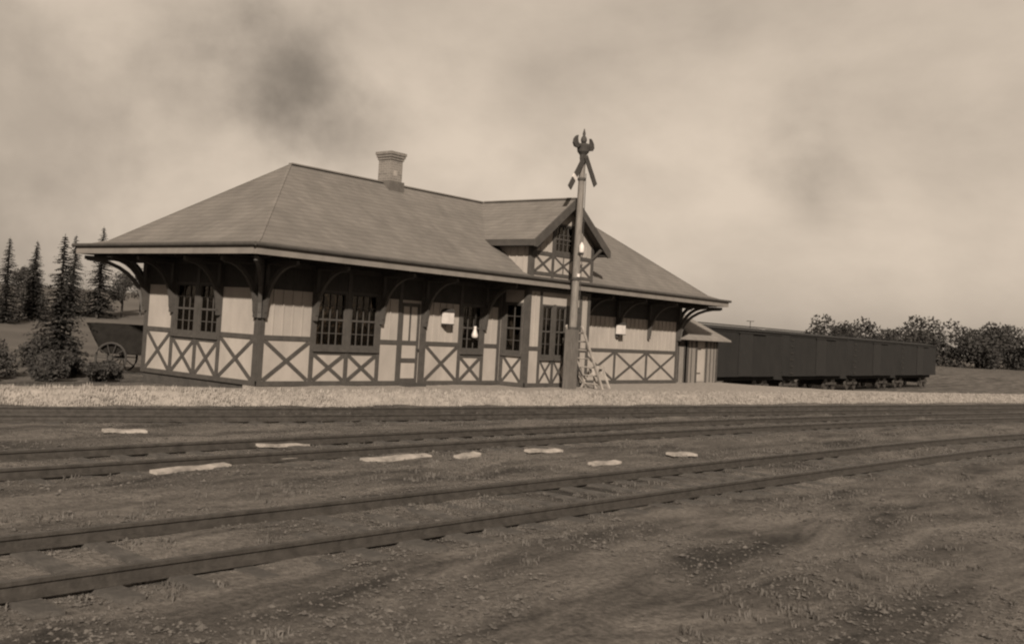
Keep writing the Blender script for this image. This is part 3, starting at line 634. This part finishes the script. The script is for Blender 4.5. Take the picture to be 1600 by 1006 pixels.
# ------------------------------------------------------------------ boxcars
def boxcar():
    R = empty('boxcar', (0, 0, 0)); Lc, Wc, z0, z1 = 10.4, 2.6, .95, 3.2
    b_ = MB().box(-Lc/2, Lc/2, -Wc/2, Wc/2, z0, z1)
    n = 70
    for i in range(n):
        x = -Lc/2+(i+.5)*Lc/n
        if abs(x) < .85: continue
        for s_ in (-1, 1): b_.beam((x, s_*(Wc/2+.006), z0+.1), (x, s_*(Wc/2+.006), z1-.1), Lc/n-.02, .012, (0, 1, 0))
    for s_ in (-1, 1):
        b_.box(-Lc/2-.01, Lc/2+.01, s_*(Wc/2+.02)-.02, s_*(Wc/2+.02)+.02, z0, z0+.1); b_.box(-Lc/2-.01, Lc/2+.01, s_*(Wc/2+.02)-.02, s_*(Wc/2+.02)+.02, z1-.1, z1)
    put('body', b_, CAR, R)
    put('roof', MB().prism([(-Wc/2-.09, z1), (Wc/2+.09, z1), (Wc/2+.09, z1+.04), (0, z1+.2), (-Wc/2-.09, z1+.04)], 0, -Lc/2-.06, Lc/2+.06), CARR, R)
    put('running_board', MB().box(-Lc/2-.3, Lc/2+.3, -.22, .22, z1+.24, z1+.28), CARR, R)
    for s_ in (-1, 1):
        d_ = put('door', MB().box(-.8, .8, s_*(Wc/2+.045)-.03, s_*(Wc/2+.045)+.03, z0+.02, z1-.12), CARR, R)
        put('door_track', MB().box(-1.0, 2.6, s_*(Wc/2+.08)-.02, s_*(Wc/2+.08)+.02, z1-.14, z1-.08), CAR, d_)
    put('underframe', MB().box(-Lc/2, Lc/2, -.9, .9, .72, .95).box(-Lc/2-.35, Lc/2+.35, -.15, .15, .72, .9), CARR, R)
    for s_ in (-1, 1):
        m_ = MB()
        for y in (-.85, .85): m_.box(s_*3.6-.9, s_*3.6+.9, y-.05, y+.05, .38, .52)
        m_.box(s_*3.6-.12, s_*3.6+.12, -.9, .9, .4, .7)
        tk = put('truck', m_, RUST, R)
        for wx in (-.75, .75):
            wm = MB()
            for y in (-.7, .7): wm.tube([(s_*3.6+wx, y-.06, .38), (s_*3.6+wx, y+.06, .38)], .38, 18)
            wm.tube([(s_*3.6+wx, -.7, .38), (s_*3.6+wx, .7, .38)], .06, 8); put('wheel_set', wm, RUST, tk)
    bs = put('brake_staff', MB().tube([(Lc/2+.12, .55, 1.1), (Lc/2+.12, .55, z1+.62)], .022, 8), RUST, R)
    put('brake_wheel', MB().tube([(Lc/2+.12, .55, z1+.58), (Lc/2+.12, .55, z1+.61)], .2, 16), RUST, bs)
    lm = MB()
    for i in range(6): lm.box(-Lc/2+.1, -Lc/2+.55, -Wc/2-.06, -Wc/2-.035, 1.1+i*.36, 1.13+i*.36)
    put('grab_irons', lm, RUST, R)
    return R
P0 = Vector((29.87, 3.3, 0)); dirv = (Vector((44.25, 4.1, 0))-P0).normalized(); rz = math.atan2(dirv.y, dirv.x)
nrm = Vector((-dirv.y, dirv.x, 0))
car = boxcar()
cl = ['dark boxcar partly behind the small shed', 'dark boxcar right of the shed, next after the one behind it', 'third dark boxcar from the shed', 'farthest dark boxcar of the row']
for i in range(4):
    o = car if i == 0 else copy_tree(car)
    p = P0+dirv*(2.4+i*11.5)+nrm*.0; o.location = (p.x, p.y, -.86); o.rotation_euler.z = rz
    tag(o, cl[i], 'boxcar', 'dark boxcars standing beyond the platform')
sid = empty('railway_track', (0, 0, 0)); tag(sid, 'siding under the row of dark boxcars', 'railway track', None)
for k in (-.68, .68): m_ = MB(); railpro(m_, [P0+nrm*k+dirv*t_+Vector((0, 0, -1.0)) for t_ in range(-1, 120, 4)]); put('rail', m_, RUST, sid)

# ------------------------------------------------------------------ wagon beside the left end
wg = empty('farm_wagon', (2.0, 7.75, -.3)); wg.rotation_euler.z = math.radians(-48); tag(wg, 'dark low wagon with flared plank sides standing left of the depot', 'wagon')
b_ = MB()
b_.prism([(-1.25, .62), (1.0, .62), (1.2, 1.5), (-1.75, 1.5)], 1, -.5, -.46); b_.prism([(-1.25, .62), (1.0, .62), (1.2, 1.5), (-1.75, 1.5)], 1, .46, .5)
b_.beam((-1.25, 0, .64), (-1.72, 0, 1.49), .92, .04, (1, 0, .5)) ; b_.beam((1.0, 0, .64), (1.18, 0, 1.49), .92, .04, (1, 0, -.2)); b_.box(-1.2, .98, -.46, .46, .6, .64)
put('box', b_, WAGON, wg)
for x_ in (-.9, .8):
    for y_ in (-.62, .62):
        m_ = MB(); r_ = .46; 
        ring = [(x_+r_*math.cos(a), y_, .47+r_*math.sin(a)) for a in [2*math.pi*i/20 for i in range(21)]]
        m_.tube(ring, .035, 6, False)
        for i in range(10): a = 2*math.pi*i/10; m_.tube([(x_, y_, .47), (x_+r_*math.cos(a), y_, .47+r_*math.sin(a))], .016, 5)
        m_.tube([(x_, y_-.08, .47), (x_, y_+.08, .47)], .07, 10); put('wheel', m_, DARK, wg)
put('axle', MB().tube([(-.9, -.6, .47), (-.9, .6, .47)], .04, 8).tube([(.8, -.6, .47), (.8, .6, .47)], .04, 8), DARK, wg)

# ------------------------------------------------------------------ vegetation
def leafcloud(mb, c, rad, n, size, squash=1.0, rng=random):
    for _ in range(n):
        while True:
            v = Vector((rng.uniform(-1, 1), rng.uniform(-1, 1), rng.uniform(-1, 1)))
            if .25 < v.length < 1: break
        p = Vector(c)+Vector((v.x*rad, v.y*rad, v.z*rad*squash))
        a = Vector((rng.gauss(0, 1), rng.gauss(0, 1), rng.gauss(0, 1))).normalized(); b = a.cross(Vector((rng.gauss(0, 1), rng.gauss(0, 1), rng.gauss(0, 1)))).normalized(); s = size*rng.uniform(.6, 1.4)
        n0 = len(mb.v); mb.v += [tuple(p-a*s), tuple(p+b*s*.5), tuple(p+a*s), tuple(p-b*s*.5)]; mb.f.append((n0, n0+1, n0+2, n0+3))
def fir_mesh(h, seed):
    rng = random.Random(seed); cr_ = MB(); tr_ = MB().tube([(0, 0, -.3), (0, 0, h*.5), (0, 0, h)], [h*.022, h*.013, .01], 8)
    z = h*.08
    while z < h*.985:
        f = 1-z/h; R_ = h*.27*(f**.8)*rng.uniform(.8, 1.12); nb = max(6, int(15*f+5))
        for k in range(nb):
            a = rng.uniform(0, 2*math.pi); ln = R_*rng.uniform(.65, 1.15)+.02; d = Vector((math.cos(a), math.sin(a), 0)); dr = rng.uniform(.18, .42)
            for i in range(7):
                t_ = (i+.5)/7; p = d*(ln*t_)+Vector((0, 0, z-dr*ln*t_+.1*ln*t_*t_))
                for q in range(3):
                    b = Vector((-d.y, d.x, 0))*rng.uniform(-1, 1)+d*rng.uniform(.2, .9)+Vector((0, 0, rng.uniform(-.6, .25))); b.normalize(); s = h*.045*rng.uniform(.6, 1.3)*(1.1-.5*t_)*(.3+.9*f)
                    sd_ = b.cross(Vector((rng.uniform(-.4, .4), rng.uniform(-.4, .4), 1))).normalized()*s*.3; n0 = len(cr_.v)
                    cr_.v += [tuple(p-sd_), tuple(p+b*s), tuple(p+sd_)]; cr_.f.append((n0, n0+1, n0+2))
        z += h*.028*(.5+f)
    return cr_, tr_
def broad_mesh(h, seed, lo=.3):
    rng = random.Random(seed); cr_ = MB(); tr_ = MB().tube([(0, 0, -.3), (.05, 0, h*.3), (0, .1, h*.62)], [h*.03, h*.02, h*.008], 8)
    for i in range(16):
        a = rng.uniform(0, 6.28); zz = h*rng.uniform(lo+.05, .88); r_ = h*.26*math.sin(math.pi*min(1, (zz/h-lo+.12)/(1.05-lo)))*rng.uniform(.4, 1)
        p = Vector((math.cos(a)*r_, math.sin(a)*r_, zz)); tr_.tube([(0, 0, zz*.6), tuple(p*.6+Vector((0, 0, zz*.3))), tuple(p)], [h*.009, h*.006, .01], 5, False)
        leafcloud(cr_, p, h*rng.uniform(.1, .17), 240, h*.018, .75, rng)
    return cr_, tr_
def tree(kind, x, y, h, rz, lab, cache={}, sc=1.0, group='trees beyond the depot'):
    key = (kind, h)
    if key not in cache:
        c_, t_ = fir_mesh(h, len(cache)+3) if kind == 'fir_tree' else broad_mesh(h, len(cache)+11)
        m1 = bpy.data.meshes.new('crown'); m1.from_pydata(c_.v, [], c_.f); m1.materials.append(LEAFD if kind == 'fir_tree' else LEAF); cache[key] = (m1, t_.mesh('trunk', BARK))
    root = empty(kind, (x, y, gh(x, y)-.05), rz); root.scale = (sc, sc, sc)
    for nm, me in zip(('crown', 'trunk'), cache[key]): o = bpy.data.objects.new(nm, me); S.collection.objects.link(o); o.parent = root
    tag(root, lab, 'tree', group)
FIR = [(-.9, 7.9, 4.1, 1.0, 'nearest dark fir, low branches down to the shrubs left of the depot'), (20.2, 44.2, 5.5, 1.0, 'dark pointed fir at the far left, just clear of the eave'), (21.6, 43.2, 5.5, 1.13, 'dark fir whose tip shows over the left end of the roof'),
       (15.5, 40.5, 5.5, .9, 'dark fir left of the pointed one'), (12.5, 38, 7, .72, 'short dark fir in the left row of trees'), (10.2, 40.5, 7, .95, 'tallest dark fir in the left row of trees'), (17.6, 44.5, 5.5, .82, 'dark fir crowded behind its taller neighbours at left'), (6.4, 37, 7, .8, 'leftmost dark fir at the edge of the view')]
for i, (x, y, h, sc, lab) in enumerate(FIR): tree('fir_tree', x, y, h, i*1.3, lab, sc=sc)
BRD = [(23.9, 44.0, 4.2, .78, 'leafy tree seen under the left eave, left of its pair'), (26.4, 45.5, 4.2, .82, 'leafy tree seen under the left eave, right of its pair'), (16.5, 43.5, 4.2, .8, 'round leafy tree among the firs at left')]
for i, (x, y, h, sc, lab) in enumerate(BRD): tree('leafy_tree', x, y, h, i*2.1, lab, sc=sc)
rr_ = random.Random(5)
BUSH = [(-1.5, 4.9, .55), (-1.2, 7.2, .8), (-2.7, 5.0, .6), (-.3, 9.6, 1.0), (-6.0, 6.6, .8), (-7.2, 8.6, 1.3), (-4.2, 5.8, .75), (-.6, 6.0, .6), (-2.0, 6.3, .9), (-3.5, 7.2, 1.1), (-2.6, 11.5, 1.3), (-5.4, 11.2, 1.35), (.9, 11.6, 1.2), (-8.6, 12.2, 1.3)]
bl = ['smallest dark shrub, nearest the left end of the depot', 'dark shrub behind the wagon on its left', 'dark shrub left of the wagon, third along', 'dark shrub farthest back behind the wagon', 'dark shrub toward the left edge, low and wide', 'tall dark shrub at the left edge', 'dark shrub between the tall one and the wagon', 'low dark shrub against the back corner of the depot', 'dark shrub in front of the wagon wheel', 'dark shrub close to the foot of the nearest fir', 'dark shrub in the back row, second from the wagon', 'dark shrub in the back row behind the tall one', 'dark shrub in the back row right beyond the wagon', 'dark shrub farthest left in the back row']
for i, (x, y, h) in enumerate(BUSH):
    m_ = MB()
    for k in range(9): a = rr_.uniform(0, 6.28); r_ = rr_.uniform(0, .75)*h; leafcloud(m_, (math.cos(a)*r_, math.sin(a)*r_, h*rr_.uniform(.15, .7)), h*.33, 260, .05, .8, rr_)
    root = empty('shrub', (x, y, gh(x, y))); o = put('foliage', m_, BRUSH, root, raw=True)
    st = MB()
    for k in range(7): a = k*.9; st.tube([(0, 0, -.1), (math.cos(a)*h*.45, math.sin(a)*h*.45, h*.7)], [.02, .008], 5)
    put('stems', st, BARK, root); tag(root, bl[i], 'shrub', 'shrubs left of the depot')

# far wood on the right: one distant mass of leaves
fw_ = MB(); rr_ = random.Random(9)
for i in range(150):
    t_ = i/150; x = 150+t_*260; y = 40-t_*95+rr_.uniform(-8, 8); h = rr_.uniform(4.5, 7.5)
    for k in range(4): leafcloud(fw_, (x+rr_.uniform(-2, 2), y+rr_.uniform(-2, 2), GZ+h*(.25+.2*k)), h*.33, 170, .3, .9, rr_)
o = put('wood', fw_, LEAFD, raw=True); o['kind'] = 'stuff'

# thin grass and weeds
gr = MB(); rr_ = random.Random(21)
def tuft(x, y, z, h, n):
    for _ in range(n):
        a = rr_.uniform(0, 6.28); l = h*rr_.uniform(.5, 1.2); bx, by = x+rr_.uniform(-.07, .07), y+rr_.uniform(-.07, .07); dx, dy = math.cos(a), math.sin(a); w_ = .006+.004*rr_.random(); k = rr_.uniform(.1, .6)*l
        n0 = len(gr.v); gr.v += [(bx-dy*w_, by+dx*w_, z-.02), (bx+dy*w_, by-dx*w_, z-.02), (bx+dx*k*.4+dy*w_*.7, by+dy*k*.4-dx*w_*.7, z+l*.6), (bx+dx*k, by+dy*k, z+l), (bx+dx*k*.4-dy*w_*.7, by+dy*k*.4+dx*w_*.7, z+l*.6)]
        gr.f += [(n0, n0+1, n0+2, n0+4), (n0+4, n0+2, n0+3)]
for _ in range(9000):
    x = rr_.uniform(-18, 26); y = rr_.uniform(-17.5, -2.5)
    if noise.noise(Vector((x*.35, y*.8, 2)))+.25*noise.noise(Vector((x*2, y*2, 7))) < .08: continue
    if y > interp(x, PST)[0]-.15: continue
    tuft(x, y, gh(x, y), rr_.uniform(.02, .06), 9)
for _ in range(1400):
    x = rr_.uniform(-12, .0); yf, yb = interp(x, PST); y = yb+rr_.uniform(-.1, .7)
    if x > -.5 and y > .2: continue
    tuft(x, y, gh(x, y)+.05, rr_.uniform(.08, .22), 8)
o = put('grass', gr, GRASS, raw=True); o['kind'] = 'stuff'
gr = MB()
for _ in range(10500):
    x = rr_.uniform(-14, 58); yf = interp(x, PST)[0]; t_ = abs(rr_.gauss(0, .40)); y = yf+.05+t_
    z = -.34+.34*sm(y-yf, 0, .7); tuft(x, y, z, rr_.uniform(.03, .09), 6)
o = put('dry_grass', gr, mat('straw_grass', .20, .15, 4, .85, .2, 30), raw=True); o['kind'] = 'stuff'
peb = MB()
OC = [(1, 0, 0), (0, 1, 0), (-1, 0, 0), (0, -1, 0), (0, 0, 1), (0, 0, -1)]; OF = [(0, 1, 4), (1, 2, 4), (2, 3, 4), (3, 0, 4), (1, 0, 5), (2, 1, 5), (3, 2, 5), (0, 3, 5)]
for _ in range(42000):
    dd_ = rr_.uniform(0, 1)**1.3*19+5.5; an = rr_.uniform(-.62, .55); v = fw*math.cos(an)+rt*math.sin(an); x = -16.56+v.x*dd_/math.cos(an); y = -20.13+v.y*dd_/math.cos(an)
    if y > interp(x, PST)[0]-.1 or noise.noise(Vector((x*.5, y*.9, 30))) < -.12: continue
    r_ = rr_.uniform(.007, .020)*(1+.9*(rr_.random() < .06)); n0 = len(peb.v); z = gh(x, y)+r_*.3
    rot = rr_.uniform(0, 6.28); ca, sa_ = math.cos(rot), math.sin(rot); sx_, sy_, sz_ = rr_.uniform(.7, 1.4), rr_.uniform(.7, 1.2), rr_.uniform(.4, .8)
    for a_, b_, c_ in OC: X_, Y_ = a_*sx_, b_*sy_; peb.v.append((x+r_*(X_*ca-Y_*sa_), y+r_*(X_*sa_+Y_*ca), z+r_*c_*sz_))
    peb.f += [tuple(n0+q_ for q_ in f_) for f_ in OF]
o = put('cinders', peb, mat('cinder_stones', .075, .03, 6, .95, .2, 30), raw=True); o['kind'] = 'stuff'
